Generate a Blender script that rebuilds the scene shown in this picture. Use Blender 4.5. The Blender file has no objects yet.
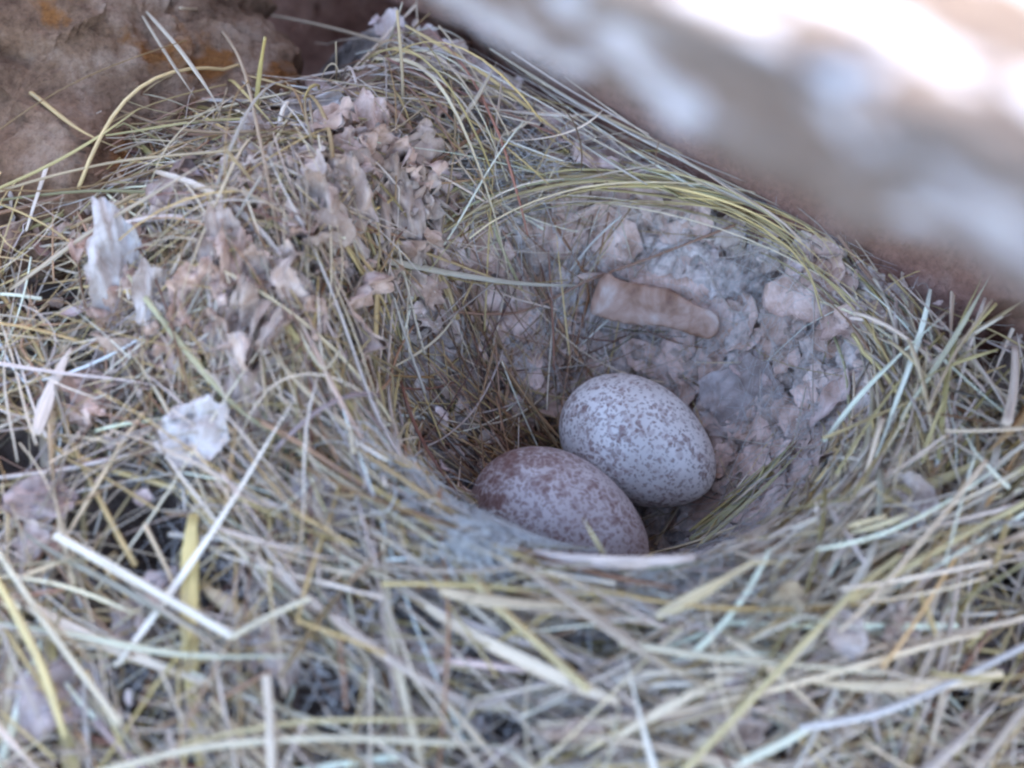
import bpy, math
import numpy as np
from mathutils import Vector, Matrix

S = bpy.context.scene
RNG = np.random.default_rng(11)
U = 0.01                                    # every length below is in centimetres; meshes are stored in metres

# ------------------------------------------------------------------ camera
FPX = 2048.0
PITCH = math.radians(47)
FWD = np.array([0, math.cos(PITCH), -math.sin(PITCH)])
UP = np.array([0, math.sin(PITCH), math.cos(PITCH)])
RIGHT = np.array([1.0, 0, 0])
CAM = np.array([-1.35, 0, 0]) - 26.0 * FWD
cd = bpy.data.cameras.new('camera')
cam = bpy.data.objects.new('camera', cd)
S.collection.objects.link(cam)
cam.location = Vector(CAM * U)
cam.rotation_euler = (math.pi / 2 - PITCH, 0, 0)
cd.sensor_width = 36.0
cd.lens = 36.0 * FPX / 1024.0
cd.clip_start = 0.005
cd.clip_end = 50
cd.dof.use_dof = True
cd.dof.focus_distance = 27.3 * U
cd.dof.aperture_fstop = 72.0 / 5.8
S.camera = cam

# ------------------------------------------------------------------ light
SUN_EL, SUN_AZ = math.radians(37), math.radians(28)      # azimuth measured from +Y towards +X
w = bpy.data.worlds.new('World'); S.world = w; w.use_nodes = True
nt = w.node_tree; nt.nodes.clear()
sky = nt.nodes.new('ShaderNodeTexSky'); sky.sky_type = 'NISHITA'; sky.sun_disc = False
sky.sun_elevation = SUN_EL; sky.sun_rotation = SUN_AZ
sky.air_density = 1.0; sky.dust_density = 2.0; sky.ozone_density = 1.8
bg = nt.nodes.new('ShaderNodeBackground'); bg.inputs['Strength'].default_value = 0.15
wo = nt.nodes.new('ShaderNodeOutputWorld')
nt.links.new(sky.outputs[0], bg.inputs[0]); nt.links.new(bg.outputs[0], wo.inputs[0])
sl = bpy.data.lights.new('sun', 'SUN'); sl.energy = 2.0; sl.angle = math.radians(0.5); sl.color = (1, .95, .88)
sun = bpy.data.objects.new('sun', sl); S.collection.objects.link(sun)
sd = Vector((math.sin(SUN_AZ) * math.cos(SUN_EL), math.cos(SUN_AZ) * math.cos(SUN_EL), math.sin(SUN_EL)))
sun.rotation_euler = sd.to_track_quat('Z', 'Y').to_euler()
sun.location = sd * 2
S.view_settings.view_transform = 'Standard'; S.view_settings.look = 'None'
S.view_settings.exposure = 2.9; S.view_settings.gamma = 1
S.render.engine = 'CYCLES'
S.cycles.use_denoising = True
S.cycles.filter_width = 2.3
S.cycles.max_bounces = 6; S.cycles.diffuse_bounces = 2

# ------------------------------------------------------------------ numpy noise
def _h(ix, iy, iz, k):
    n = (ix.astype(np.int64) * 374761393 + iy.astype(np.int64) * 668265263 + iz.astype(np.int64) * 2147483647 + k * 1274126177) & 0xffffffff
    n = ((n ^ (n >> 13)) * 1274126177) & 0xffffffff
    n = ((n ^ (n >> 16)) * 2246822519) & 0xffffffff
    return ((n ^ (n >> 15)) & 0xffff) / 65535.0

def vnoise(P, k=0):                          # value noise, -1..1
    I = np.floor(P); F = P - I; F = F * F * F * (F * (F * 6 - 15) + 10)
    I = I.astype(np.int64); x, y, z = I[..., 0], I[..., 1], I[..., 2]
    fx, fy, fz = F[..., 0], F[..., 1], F[..., 2]
    def c(a, b, d): return _h(x + a, y + b, z + d, k)
    a = c(0,0,0)*(1-fx)+c(1,0,0)*fx; b = c(0,1,0)*(1-fx)+c(1,1,0)*fx
    e = c(0,0,1)*(1-fx)+c(1,0,1)*fx; f = c(0,1,1)*(1-fx)+c(1,1,1)*fx
    return ((a*(1-fy)+b*fy)*(1-fz) + (e*(1-fy)+f*fy)*fz) * 2 - 1

def fbm(P, octs=4, k=0, gain=.5):
    s = 0; a = 1; t = 0
    for o in range(octs):
        s = s + a * vnoise(P * (2.03 ** o) + 17.3 * o, k + o); t += a; a *= gain
    return s / t

def worley(P, k=0):                          # distance to nearest and second-nearest feature point
    I = np.floor(P).astype(np.int64)
    d1 = np.full(P.shape[:-1], 9.0); d2 = d1.copy()
    for a in (-1, 0, 1):
        for b in (-1, 0, 1):
            for c in (-1, 0, 1):
                X, Y, Z = I[..., 0] + a, I[..., 1] + b, I[..., 2] + c
                q = np.stack([X + _h(X, Y, Z, k + 1), Y + _h(X, Y, Z, k + 2), Z + _h(X, Y, Z, k + 3)], -1)
                d = np.linalg.norm(q - P, axis=-1)
                m = d < d1
                d2 = np.where(m, d1, np.minimum(d2, d)); d1 = np.where(m, d, d1)
    return d1, d2

def sstep(a, b, x):
    t = np.clip((x - a) / (b - a), 0, 1); return t * t * (3 - 2 * t)

# ------------------------------------------------------------------ macro shape of the nest
def macro(x, y):
    x = np.asarray(x, float); y = np.asarray(y, float)
    ry = np.where(y < 0, 3.08, 3.35); rx = np.where(x < 0, 3.2, 3.35)
    t = np.sqrt((x / rx) ** 2 + (y / ry) ** 2) + 1e-9
    R = (np.sqrt(x * x + y * y) + 1e-6) / t
    ca, sa = x / (t * R), y / (t * R)
    s = np.clip((t - .22) / .78, 0, 9)
    zin = -2.55 + 2.55 * s ** 1.45
    front = np.clip(-sa, 0, 1); back = np.clip(sa, 0, 1); left = np.clip(-ca, 0, 1); right = np.clip(ca, 0, 1)
    rim = .05 - .17 * front + .35 * left + .2 * back + .1 * right
    slope = -.34 * front + .18 * back - .02 * left - .12 * right
    o = (t - 1) * R
    zout = rim + slope * np.clip(o, -1, 9) - .012 * np.clip(o, 0, 9) ** 2
    k = 3.2
    z = -np.log(np.exp(-k * np.clip(zin, -5, 8)) + np.exp(-k * zout)) / k
    z = z + .16 * np.sin(x * 1.1 + 1.3 * np.sin(y * .8)) * np.sin(y * 1.3 + 1.0) * sstep(1.1, 1.5, t)
    u_ = (x + 4.7) * .82 - (y - 6.1) * .57; v_ = (x + 4.7) * .57 + (y - 6.1) * .82
    z = z - 3.2 * np.exp(-(u_ / 1.25) ** 4 - (v_ / .8) ** 4)
    z = z + 1.1 * np.exp(-((x + 4.4) ** 2 / 4.5 + (y - 1.9) ** 2 / 4)) * sstep(.9, 1.3, t)
    return z, t

HOLES = []                                   # (x, y, radius, depth) of the hollows between the straws
_macro0 = macro
def macro(x, y):
    z, t = _macro0(x, y)
    return z, t
def H(x, y): return macro(x, y)[0]
def Hbody(x, y):
    z, t = macro(x, y)
    for hx, hy, hr, hd in HOLES: z = z - hd * np.exp(-(((x - hx) ** 2 + (y - hy) ** 2) / hr ** 2) ** 1.5)
    return z, t

def P3(px, py, d):
    return CAM + d * (FWD + (px - 512) / FPX * RIGHT + (384 - py) / FPX * UP)

def surf(px, py, lift=0.0):                  # where the sight line through a pixel meets the nest
    d = 18.0
    while d < 40:
        p = P3(px, py, d)
        if p[2] < H(p[0], p[1]) + lift: break
        d += .03
    return p

for hx, hy, hr, hd in [(135, 505, .5, 1.3), (155, 555, .45, 1.3), (330, 705, .4, 1.2), (870, 585, .55, 1.4), (12, 470, .5, 1.2), (215, 600, .35, 1.0),
                       (1005, 540, .4, 1.2), (130, 700, .35, 1.0), (690, 600, .25, .8), (420, 640, .3, .9), (960, 330, .4, 1.1), (90, 395, .35, 1.0),
                       (590, 655, .28, .9), (500, 740, .3, .9), (985, 690, .35, 1.0), (60, 300, .4, 1.0), (250, 350, .3, .8), (760, 745, .3, .8)]:
    p_ = surf(hx, hy); HOLES.append((p_[0], p_[1], hr, hd))

# ------------------------------------------------------------------ mesh helpers
def link(name, me, mat, parent=None, loc=None):
    o = bpy.data.objects.new(name, me); S.collection.objects.link(o)
    if mat is not None: me.materials.append(mat)
    if parent is not None: o.parent = parent
    return o

def raw_mesh(name, V, polys, attrs=None, smooth=True):
    """V (n,3) in cm; polys: list of (m,k) index arrays."""
    me = bpy.data.meshes.new(name)
    V = np.asarray(V, np.float32) * U
    me.vertices.add(len(V)); me.vertices.foreach_set('co', V.ravel())
    loops = np.concatenate([p.ravel() for p in polys]).astype(np.int32)
    tot = np.concatenate([np.full(len(p), p.shape[1]) for p in polys]).astype(np.int32)
    st = np.concatenate([[0], np.cumsum(tot)[:-1]]).astype(np.int32)
    me.loops.add(len(loops)); me.loops.foreach_set('vertex_index', loops)
    me.polygons.add(len(tot)); me.polygons.foreach_set('loop_start', st)
    me.polygons.foreach_set('use_smooth', np.full(len(tot), smooth))
    for an, (ty, dat) in (attrs or {}).items():
        a = me.attributes.new(an, ty, 'POINT')
        a.data.foreach_set({'FLOAT': 'value', 'FLOAT_VECTOR': 'vector', 'FLOAT_COLOR': 'color'}[ty], np.asarray(dat, np.float32).ravel())
    me.update(calc_edges=True)
    me.validate()
    return me

def own(o, c):
    """move an object's origin to c (cm) without moving its mesh; parents here all sit unrotated"""
    c = np.asarray(c, float)
    me = o.data
    n = len(me.vertices); a = np.empty(n * 3, np.float32); me.vertices.foreach_get('co', a)
    a = a.reshape(-1, 3) - (c * U).astype(np.float32); me.vertices.foreach_set('co', a.ravel()); me.update()
    o.location = Vector(c * U)

def tubes(name, PTS, RAD, COL, aspect=1.0, twist=None, NS=6, upv=None):
    """PTS (N,K,3), RAD (N,K), COL (N,3), aspect scalar or (N,): thickness / width"""
    PTS = np.asarray(PTS, float); N, K, _ = PTS.shape
    T = np.gradient(PTS, axis=1); T /= np.linalg.norm(T, axis=2, keepdims=True) + 1e-9
    up = np.array([0.05, -.1, 1.0]) if upv is None else upv
    up = up / np.linalg.norm(up)
    A = np.cross(T, np.broadcast_to(up, T.shape)); n = np.linalg.norm(A, axis=2, keepdims=True)
    A = np.where(n < .05, np.array([1., 0, 0]), A); A /= np.linalg.norm(A, axis=2, keepdims=True)
    B = np.cross(A, T); B /= np.linalg.norm(B, axis=2, keepdims=True)
    if twist is None: twist = np.zeros((N, K))
    asp = np.broadcast_to(np.asarray(aspect, float), (N,))[:, None, None]
    th = np.arange(NS) / NS * 2 * math.pi
    ct, stt = np.cos(twist)[..., None], np.sin(twist)[..., None]
    A2 = A * ct + B * stt; B2 = -A * stt + B * ct
    cw = np.cos(th)[None, None, :, None]; sw = np.sin(th)[None, None, :, None] * asp[..., None]
    V = PTS[:, :, None, :] + RAD[:, :, None, None] * (A2[:, :, None, :] * cw + B2[:, :, None, :] * sw)
    idx = np.arange(N * K * NS).reshape(N, K, NS)
    r = np.roll(idx, -1, axis=2)
    q = np.stack([idx[:, :-1], r[:, :-1], r[:, 1:], idx[:, 1:]], -1).reshape(-1, 4)
    caps = np.concatenate([idx[:, 0, ::-1], idx[:, -1, :]], 0)
    L = np.concatenate([np.zeros((N, 1)), np.cumsum(np.linalg.norm(np.diff(PTS, axis=1), axis=2), 1)], 1)
    st = np.zeros((N, K, NS, 3)); st[..., 0] = L[:, :, None] + RNG.random(N)[:, None, None] * 50
    st[..., 1] = np.cos(th)[None, None] ; st[..., 2] = RNG.random(N)[:, None, None] * 50 + np.sin(th) * .6
    col = np.ones((N, K, NS, 4)); col[..., :3] = COL[:, None, None, :]
    return raw_mesh(name, V.reshape(-1, 3), [q, caps], {'st': ('FLOAT_VECTOR', st.reshape(-1, 3)), 'tint': ('FLOAT_COLOR', col.reshape(-1, 4))})

# ------------------------------------------------------------------ materials
class N:
    def __init__(s, name):
        s.m = bpy.data.materials.new(name); s.m.use_nodes = True; s.t = s.m.node_tree; s.t.nodes.clear()
        s.o = s.n('OutputMaterial'); s.b = s.n('BsdfPrincipled'); s.l(s.b.outputs[0], s.o.inputs[0])
    def n(s, ty, **k):
        x = s.t.nodes.new('ShaderNode' + ty)
        for a, v in k.items(): setattr(x, a, v)
        return x
    def l(s, a, b): s.t.links.new(a, b)
    def coord(s, scale, attr=None):
        if attr: c = s.n('Attribute', attribute_name=attr).outputs['Vector']
        else: c = s.n('TexCoord').outputs['Object']
        mp = s.n('Mapping'); mp.inputs['Scale'].default_value = scale if hasattr(scale, '__len__') else (scale,) * 3
        s.l(c, mp.inputs[0]); return mp.outputs[0]
    def noise(s, vec, sc=1.0, det=4, rough=.55, dist=0):
        x = s.n('TexNoise'); x.inputs['Scale'].default_value = sc; x.inputs['Detail'].default_value = det
        x.inputs['Roughness'].default_value = rough; x.inputs['Distortion'].default_value = dist
        s.l(vec, x.inputs['Vector']); return x.outputs[0]
    def vor(s, vec, sc=1.0, feature='F1', rnd=1.0):
        x = s.n('TexVoronoi', feature=feature); x.inputs['Scale'].default_value = sc; x.inputs['Randomness'].default_value = rnd
        s.l(vec, x.inputs['Vector']); return x.outputs[0]
    def ramp(s, fac, stops):
        x = s.n('ValToRGB'); e = x.color_ramp.elements
        while len(e) < len(stops): e.new(.5)
        for i, (p, c) in enumerate(stops): e[i].position = p; e[i].color = (*c, 1) if hasattr(c, '__len__') else (c, c, c, 1)
        s.l(fac, x.inputs[0]); return x.outputs[0]
    def mix(s, a, b, fac, bt='MIX'):
        x = s.n('MixRGB', blend_type=bt)
        for v, i in ((fac, 0), (a, 1), (b, 2)):
            if hasattr(v, 'default_value') or hasattr(v, 'is_linked'): s.l(v, x.inputs[i])
            else: x.inputs[i].default_value = v if not hasattr(v, '__len__') else (*v, 1)
        return x.outputs[0]
    def bump(s, h, strength=.5, dist=.01, prev=None):
        x = s.n('Bump'); x.inputs['Strength'].default_value = strength; x.inputs['Distance'].default_value = dist * U
        s.l(h, x.inputs['Height'])
        if prev is not None: s.l(prev, x.inputs['Normal'])
        return x.outputs[0]
    def done(s, col, rough=.8, nor=None, spec=.3, sheen=0):
        if hasattr(col, 'is_linked'): s.l(col, s.b.inputs['Base Color'])
        else: s.b.inputs['Base Color'].default_value = (*col, 1)
        s.b.inputs['Roughness'].default_value = rough; s.b.inputs['Specular IOR Level'].default_value = spec
        s.b.inputs['Sheen Weight'].default_value = sheen
        if nor is not None: s.l(nor, s.b.inputs['Normal'])
        return s.m

def m_straw():
    s = N('dry grass')
    tint = s.n('Attribute', attribute_name='tint').outputs['Color']
    v = s.coord((.7, 3.0, 1.0), 'st')
    streak = s.noise(v, 2.2, 4, .6)
    f = s.ramp(streak, [(.25, (.5, .42, .36)), (.5, (.95, .93, .9)), (.75, (1.25, 1.22, 1.2))])
    c = s.mix(tint, f, 1.0, 'MULTIPLY')
    blot = s.noise(s.coord((1.3, .5, 1.0), 'st'), 1.6, 3)
    c = s.mix(c, (.24, .17, .13), s.ramp(blot, [(.56, 0.0), (.72, .55)]))
    fine = s.noise(s.coord((1.2, 9, 9), 'st'), 3, 2)
    return s.done(c, .42, s.bump(fine, .35, .012), .35)

def m_lining():
    s = N('matted lining')
    v = s.coord(100)
    a = s.noise(v, 1.1, 5, .6, .3)
    c = s.ramp(a, [(.28, (.20, .11, .075)), (.38, (.48, .33, .26)), (.50, (.68, .51, .44)), (.70, (.80, .66, .60))])
    b = s.noise(v, 7, 5, .65, .6)
    c = s.mix(c, s.ramp(b, [(.3, (.55, .5, .47)), (.5, (1, 1, 1)), (.7, (1.15, 1.13, 1.12))]), .9, 'MULTIPLY')
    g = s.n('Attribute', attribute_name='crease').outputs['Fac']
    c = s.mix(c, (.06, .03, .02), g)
    painted_shade = s.n('Attribute', attribute_name='under').outputs['Fac']
    c = s.mix(c, (.07, .04, .025), painted_shade)  # shade mixed into the lining colour as dark brown
    fib = s.noise(s.coord((60, 190, 120)), 7, 3, .6, 1.5)
    n1 = s.bump(b, .8, .09); n2 = s.bump(fib, .5, .03, n1)
    return s.done(c, .95, n2, .1, .15)

def m_flake(name, c0, c1, c2, sc=3):
    s = N(name)
    v = s.coord(100)
    a = s.noise(v, sc, 5, .6, .4)
    c = s.ramp(a, [(.3, c0), (.5, c1), (.7, c2)])
    t = s.n('Attribute', attribute_name='tint').outputs['Color']
    c = s.mix(c, t, 1.0, 'MULTIPLY')
    ve = s.noise(s.coord((250, 60, 150)), 2.2, 4, .6, 1)
    c = s.mix(c, s.ramp(ve, [(.35, (.7, .62, .56)), (.55, (1, 1, 1))]), .7, 'MULTIPLY')
    return s.done(c, .85, s.bump(s.noise(v, 9, 5, .65, .5), .7, .05), .15, .1)

def m_egg(name, base, pale, spot, spot2, blotch, dens, seed):
    s = N(name)
    v = s.coord(100)
    off = s.n('VectorMath', operation='ADD'); s.l(v, off.inputs[0]); off.inputs[1].default_value = (seed, seed * 2, seed * 3); v = off.outputs[0]
    c = s.mix(base, pale, s.ramp(s.noise(v, 1.1, 3), [(.35, 0.), (.65, 1.)]))
    # warp so the freckles are ragged
    w_ = s.n('TexNoise'); w_.inputs['Scale'].default_value = 9; w_.inputs['Detail'].default_value = 3; s.l(v, w_.inputs['Vector'])
    vm = s.n('VectorMath', operation='SCALE'); s.l(w_.outputs['Color'], vm.inputs[0]); vm.inputs['Scale'].default_value = .12
    va = s.n('VectorMath', operation='ADD'); s.l(v, va.inputs[0]); s.l(vm.outputs[0], va.inputs[1]); v2 = va.outputs[0]
    dn = s.noise(v, 1.7, 2)
    # end cap concentration from object x
    sx = s.n('SeparateXYZ'); s.l(s.coord(100), sx.inputs[0])
    cap = s.n('MapRange'); s.l(sx.outputs[0], cap.inputs[0])
    cap.inputs[1].default_value = .1; cap.inputs[2].default_value = -1.0; cap.inputs[3].default_value = 0; cap.inputs[4].default_value = blotch
    def spots(scale, thr, colr, c, strength, addcap=True):
        d = s.vor(v2, scale)
        m = s.n('Math', operation='MULTIPLY_ADD'); s.l(dn, m.inputs[0]); m.inputs[1].default_value = .5; m.inputs[2].default_value = thr - .25
        m2 = s.n('Math', operation='MULTIPLY_ADD'); s.l(cap.outputs[0], m2.inputs[0]); m2.inputs[1].default_value = 1.0; s.l(m.outputs[0], m2.inputs[2])
        q = s.n('Math', operation='SUBTRACT'); s.l(m2.outputs[0], q.inputs[0]); s.l(d, q.inputs[1])
        f = s.ramp(q.outputs[0], [(.0, 0.), (.10, strength)])
        return s.mix(c, colr, f)
    c = spots(3.6, .21 * dens, spot, c, .4 + blotch)
    c = spots(5.5, .30 * dens, spot2, c, .45)
    c = spots(9.0, .31 * dens, spot2, c, .5)
    c = spots(11.5, .33 * dens, spot, c, .55)
    c = spots(18.0, .33 * dens, spot, c, .5)
    return s.done(c, .42, s.bump(s.noise(v, 30, 2), .12, .01), .4)

def m_rock(name, c0, c1, c2, patch, pthr, psc=.35, pit=1.0, seed=0.0, stretch=1.0):
    s = N(name)
    v = s.coord((100 / stretch, 100, 100))
    off = s.n('VectorMath', operation='ADD'); s.l(v, off.inputs[0]); off.inputs[1].default_value = (seed, 0, seed); v = off.outputs[0]
    a = s.noise(v, .9, 6, .6, .3)
    c = s.ramp(a, [(.3, c0), (.5, c1), (.7, c2)])
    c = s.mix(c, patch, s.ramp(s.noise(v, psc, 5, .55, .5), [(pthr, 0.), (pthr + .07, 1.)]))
    g = s.noise(v, 11, 5, .7)
    c = s.mix(c, s.ramp(g, [(.3, (.55, .5, .48)), (.5, (1, 1, 1)), (.75, (1.3, 1.28, 1.25))]), .8, 'MULTIPLY')
    n1 = s.bump(s.noise(v, 2.2, 8, .7, .1), 1.0, .22 * pit); n2 = s.bump(g, .8, .05, n1)
    return s.done(c, .9, n2, .2)

MAT_STRAW = m_straw()
MAT_LINING = m_lining()
MAT_FLAKE = m_flake('papery plant scraps', (.36, .24, .185), (.58, .44, .38), (.74, .61, .56))
MAT_PALE = m_flake('pale papery leaf', (.34, .245, .195), (.56, .465, .42), (.68, .60, .56), 2)
MAT_HAIR = m_flake('plant down', (.56, .52, .50), (.66, .62, .60), (.74, .70, .69))

# ------------------------------------------------------------------ the nest
nest = bpy.data.objects.new('bird_nest', None); S.collection.objects.link(nest)
nest['label'] = 'cup shaped bird nest of dry grass and matted plant down wedged between rocks'
nest['category'] = 'bird nest'
nest.location = (0, 0, 0); nest.empty_display_size = .02

# matted body: closed sheet whose edge drops to the ground
def build_body():
    xs = np.arange(-11.5, 9.0, .05); ys = np.arange(-9.5, 8.0, .05)
    # finer spacing over the cup
    xs = np.sort(np.unique(np.concatenate([xs, np.arange(-3.8, 4.2, .029)]).round(4))); ys = np.sort(np.unique(np.concatenate([ys, np.arange(-3, 4.6, .029)]).round(4)))
    xs = xs[np.concatenate([[True], np.diff(xs) > .014])]; ys = ys[np.concatenate([[True], np.diff(ys) > .014])]
    X, Y = np.meshgrid(xs, ys, indexing='ij')
    Z, t = Hbody(X, Y)
    gx = np.gradient(Z, xs, axis=0); gy = np.gradient(Z, ys, axis=1)
    Nn = np.stack([-gx, -gy, np.ones_like(Z)], -1); Nn /= np.linalg.norm(Nn, axis=-1, keepdims=True)
    P = np.stack([X, Y, Z], -1)
    wp = P + .22 * np.stack([fbm(P * 1.6, 3, 5), fbm(P * 1.6, 3, 25), fbm(P * 1.6, 3, 45)], -1)
    r1 = np.abs(fbm(wp * 1.15, 3, 3)); r2 = np.abs(fbm(wp * 2.9 + 7, 3, 9))
    e1, e2 = worley(wp * 6.0 + 5, 19)
    crumb = np.clip(e2 - e1, 0, .45) / .45
    amt = .4 + .6 * sstep(1.35, .8, t)
    r3 = np.abs(fbm(wp * 6.0 + 3, 2, 29))
    disp = (.15 * (sstep(0, .22, r1) - .6) + .13 * (sstep(0, .22, r2) - .5) + .06 * (sstep(0, .25, r3) - .5) + .05 * (crumb ** .7 - .5) * sstep(-.2, .2, vnoise(P * 1.1 + 3, 5)) + .10 * fbm(P * 1.3, 4, 70) + .05 * fbm(P * 9, 3, 90)) * amt
    crease = np.clip(.8 * sstep(.05, .0, r1) + .55 * sstep(.045, 0, r2) + .3 * sstep(.15, 0, crumb), 0, 1) * .8  # shade of the grooves, painted into the lining colour
    under = .85 * sstep(1.12, 1.35, t) * sstep(3.4, 2.2, Y) * (1 - .7 * np.exp(-((X + 3.9) ** 2 / 3 + (Y - 2.2) ** 2 / 3)))  # painted shade beneath the straws outside the cup
    under = np.maximum(under, .95 * np.exp(-((X + 4.7) ** 2 / 3 + (Y - 6.1) ** 2 / 2.0)))  # painted shade in the crevice between the rocks
    under = np.maximum(under, .85 * np.exp(-((X + 1.5) ** 2 / 1.6 + (Y - .2) ** 2 / 3.0)))  # painted shade on the left side of the cup
    edge = np.minimum.reduce([X - xs[0], xs[-1] - X, Y - ys[0], ys[-1] - Y])
    P = P + Nn * (disp - .12)[..., None]
    P[..., 2] -= 3.5 * sstep(3.75, 4.5, P[..., 0] * .56 + P[..., 1] * .83)
    P[..., 2] -= 3.0 * (1 - sstep(0, 1.6, edge)) ** 1.2
    P[..., 2] = np.maximum(P[..., 2], -3.0)
    n, m = X.shape
    idx = np.arange(n * m).reshape(n, m)
    q = np.stack([idx[:-1, :-1], idx[1:, :-1], idx[1:, 1:], idx[:-1, 1:]], -1).reshape(-1, 4)
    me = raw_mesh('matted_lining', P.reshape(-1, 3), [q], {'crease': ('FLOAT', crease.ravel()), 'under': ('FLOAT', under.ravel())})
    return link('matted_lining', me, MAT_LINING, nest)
body = build_body()

# crumpled scraps
def flakes(name, C, size, aspect, tint, normals, rough=.45, G=7, curl=.5, spin=None):
    """N little crumpled sheets with ragged outline and real thickness; C (N,3)"""
    Nn = len(C); g = np.linspace(-1, 1, G)
    A, B = np.meshgrid(g, g, indexing='ij')
    # square to disc so the outline is round before it is made ragged
    a = A * np.sqrt(1 - B * B / 2); b = B * np.sqrt(1 - A * A / 2)
    ang = np.arctan2(b, a)[None]; rr = np.sqrt(a * a + b * b)[None]
    sd_ = RNG.random(Nn)[:, None, None] * 100
    q = np.stack(np.broadcast_arrays(np.cos(ang) * 1.7 + sd_, np.sin(ang) * 1.7, sd_ * 0), -1)
    rag = 1 + rr * (.42 * fbm(q, 3, 300) + .14 * fbm(q * 2.6, 2, 320))
    u = a[None] * rag; v = b[None] * rag
    q = np.stack([u * 1.5 + sd_, v * 1.5 - sd_, np.zeros_like(u)], -1)
    wz = rough * fbm(q, 3, 400) + curl * (RNG.random(Nn)[:, None, None] - .3) * (u * u) + curl * (RNG.random(Nn)[:, None, None] - .4) * v * v * .7
    q2 = np.stack([v * 3.2 + sd_, u * .8 + fbm(q, 2, 440) * .8, sd_ * 1.3 + 0 * u], -1)
    wz = wz + .5 * rough * (np.abs(fbm(q2, 3, 460)) * 2 - .5)
    nrm = normals / np.linalg.norm(normals, axis=1, keepdims=True)
    ref = RNG.normal(size=(Nn, 3)) if spin is None else spin
    t1 = np.cross(nrm, ref); t1 /= np.linalg.norm(t1, axis=1, keepdims=True) + 1e-9
    t2 = np.cross(nrm, t1)
    sz = size[:, None, None]
    as_ = aspect[:, None, None]
    def place(dz):
        return (C[:, None, None] + (u * sz * as_)[..., None] * t2[:, None, None] + (v * sz)[..., None] * t1[:, None, None]
                + ((wz * sz) + dz)[..., None] * nrm[:, None, None])
    th = .012
    top = place(th / 2).reshape(Nn, -1, 3); bot = place(-th / 2).reshape(Nn, -1, 3)
    V = np.concatenate([top, bot], 1); M = G * G
    idx = np.arange(M).reshape(G, G)
    f = np.stack([idx[:-1, :-1], idx[1:, :-1], idx[1:, 1:], idx[:-1, 1:]], -1).reshape(-1, 4)
    fb = f[:, ::-1] + M
    ring = np.concatenate([idx[0, :], idx[1:, -1], idx[-1, -2::-1], idx[-2:0:-1, 0]])
    r2 = np.roll(ring, -1)
    sd4 = np.stack([r2, ring, ring + M, r2 + M], -1)
    F = np.concatenate([f[:, ::-1], f + M, sd4[:, ::-1]], 0)
    F = (F[None] + (np.arange(Nn) * 2 * M)[:, None, None]).reshape(-1, 4)
    col = np.ones((Nn, 2 * M, 4)); col[..., :3] = tint[:, None]
    return raw_mesh(name, V.reshape(-1, 3), [F], {'tint': ('FLOAT_COLOR', col.reshape(-1, 4))})

def nrm_at(x, y):
    e = .08
    gx = (H(x + e, y) - H(x - e, y)) / (2 * e); gy = (H(x, y + e) - H(x, y - e)) / (2 * e)
    n = np.stack([-gx, -gy, np.ones_like(gx)], -1); return n / np.linalg.norm(n, axis=-1, keepdims=True)

D = math.radians
def scatter_flakes():
    n = 15000
    x = RNG.uniform(-8.5, 6.5, n); y = RNG.uniform(-7, 6.5, n)
    z, t = macro(x, y)
    pr = np.where(t < 1.05, .14, .04) * np.where((x < 0) & (t < 1), .5, 1)
    pr = np.where((x < -2.0) & (x > -6.5) & (y > -.5) & (y < 5), .10, pr)          # left mound
    pr = np.where((y > 2) & (t > 1), .45, pr)
    pat = fbm(np.stack([x * .55, y * .55, z * .55], -1), 3, 610)
    pr = pr * sstep(-.35, .15, pat)
    keep = (RNG.random(n) < pr) & (x * .56 + y * .83 < 3.6) & ~((x < -4.7) & (y > 2.6 + .15 * (x + 8)))
    x, y, z, t = x[keep], y[keep], z[keep], t[keep]
    inside = t < 1.1
    nn = nrm_at(x, y) + RNG.normal(size=(len(x), 3)) * np.where(inside, .2, .5)[:, None]
    size = RNG.lognormal(math.log(.13), .5, len(x)).clip(.04, .42)
    C = np.stack([x, y, z], -1) + nrm_at(x, y) * (RNG.uniform(-.12, .05, len(x)) + np.where(inside, .0, .08))[:, None]
    tint = np.clip(RNG.normal(.98, .13, (len(x), 1)) * np.array([1, .955, .94]) + RNG.normal(0, .02, (len(x), 3)), .35, 1.25)
    bp = .10 + .3 * (x < -2.5)
    tint *= 1 + .1 * (sstep(0, 2, x) * (t < 1.2))[:, None]  # right wall scraps painted lighter to offset the shade there
    pr_ = np.hypot(x + 4.5, y - 5.7) < 1.3; size[pr_] *= .2
    big = (x < -3.3) & (y > -.5) & (RNG.random(len(x)) < .3); size[big] *= 1.8
    C[x < -2.0] += np.array([.0, -.05, .14])
    brown = RNG.random(len(x)) < bp
    k = 170                                                     # flat pads pressed onto the back and right walls
    a_ = RNG.uniform(D(-35), D(150), k); t_ = RNG.uniform(.35, 1.1, k)
    xk = t_ * np.cos(a_) * 3.35; yk = t_ * np.sin(a_) * np.where(np.sin(a_) < 0, 3.08, 3.35)
    nk = nrm_at(xk, yk)
    C = np.concatenate([C, np.stack([xk, yk, H(xk, yk)], -1) + nk * RNG.uniform(-.11, -.02, k)[:, None]])
    nn = np.concatenate([nn, nk + RNG.normal(0, .13, (k, 3))]); size = np.concatenate([size, RNG.uniform(.18, .60, k)])
    tint = np.concatenate([tint, np.array([1.2, 1.06, 1.0]) * RNG.uniform(.85, 1.1, (k, 1))]); brown = np.concatenate([brown, np.zeros(k, bool)]); x = C[:, 0]
    tint[brown] *= np.array([.62, .52, .46])
    me = flakes('scrap_lining', C, size, RNG.uniform(.5, 1.1, len(x)), tint, nn, rough=.32, curl=.15, G=9)
    o = link('scrap_lining', me, MAT_FLAKE, nest); o['kind'] = 'stuff'
    return o
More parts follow.
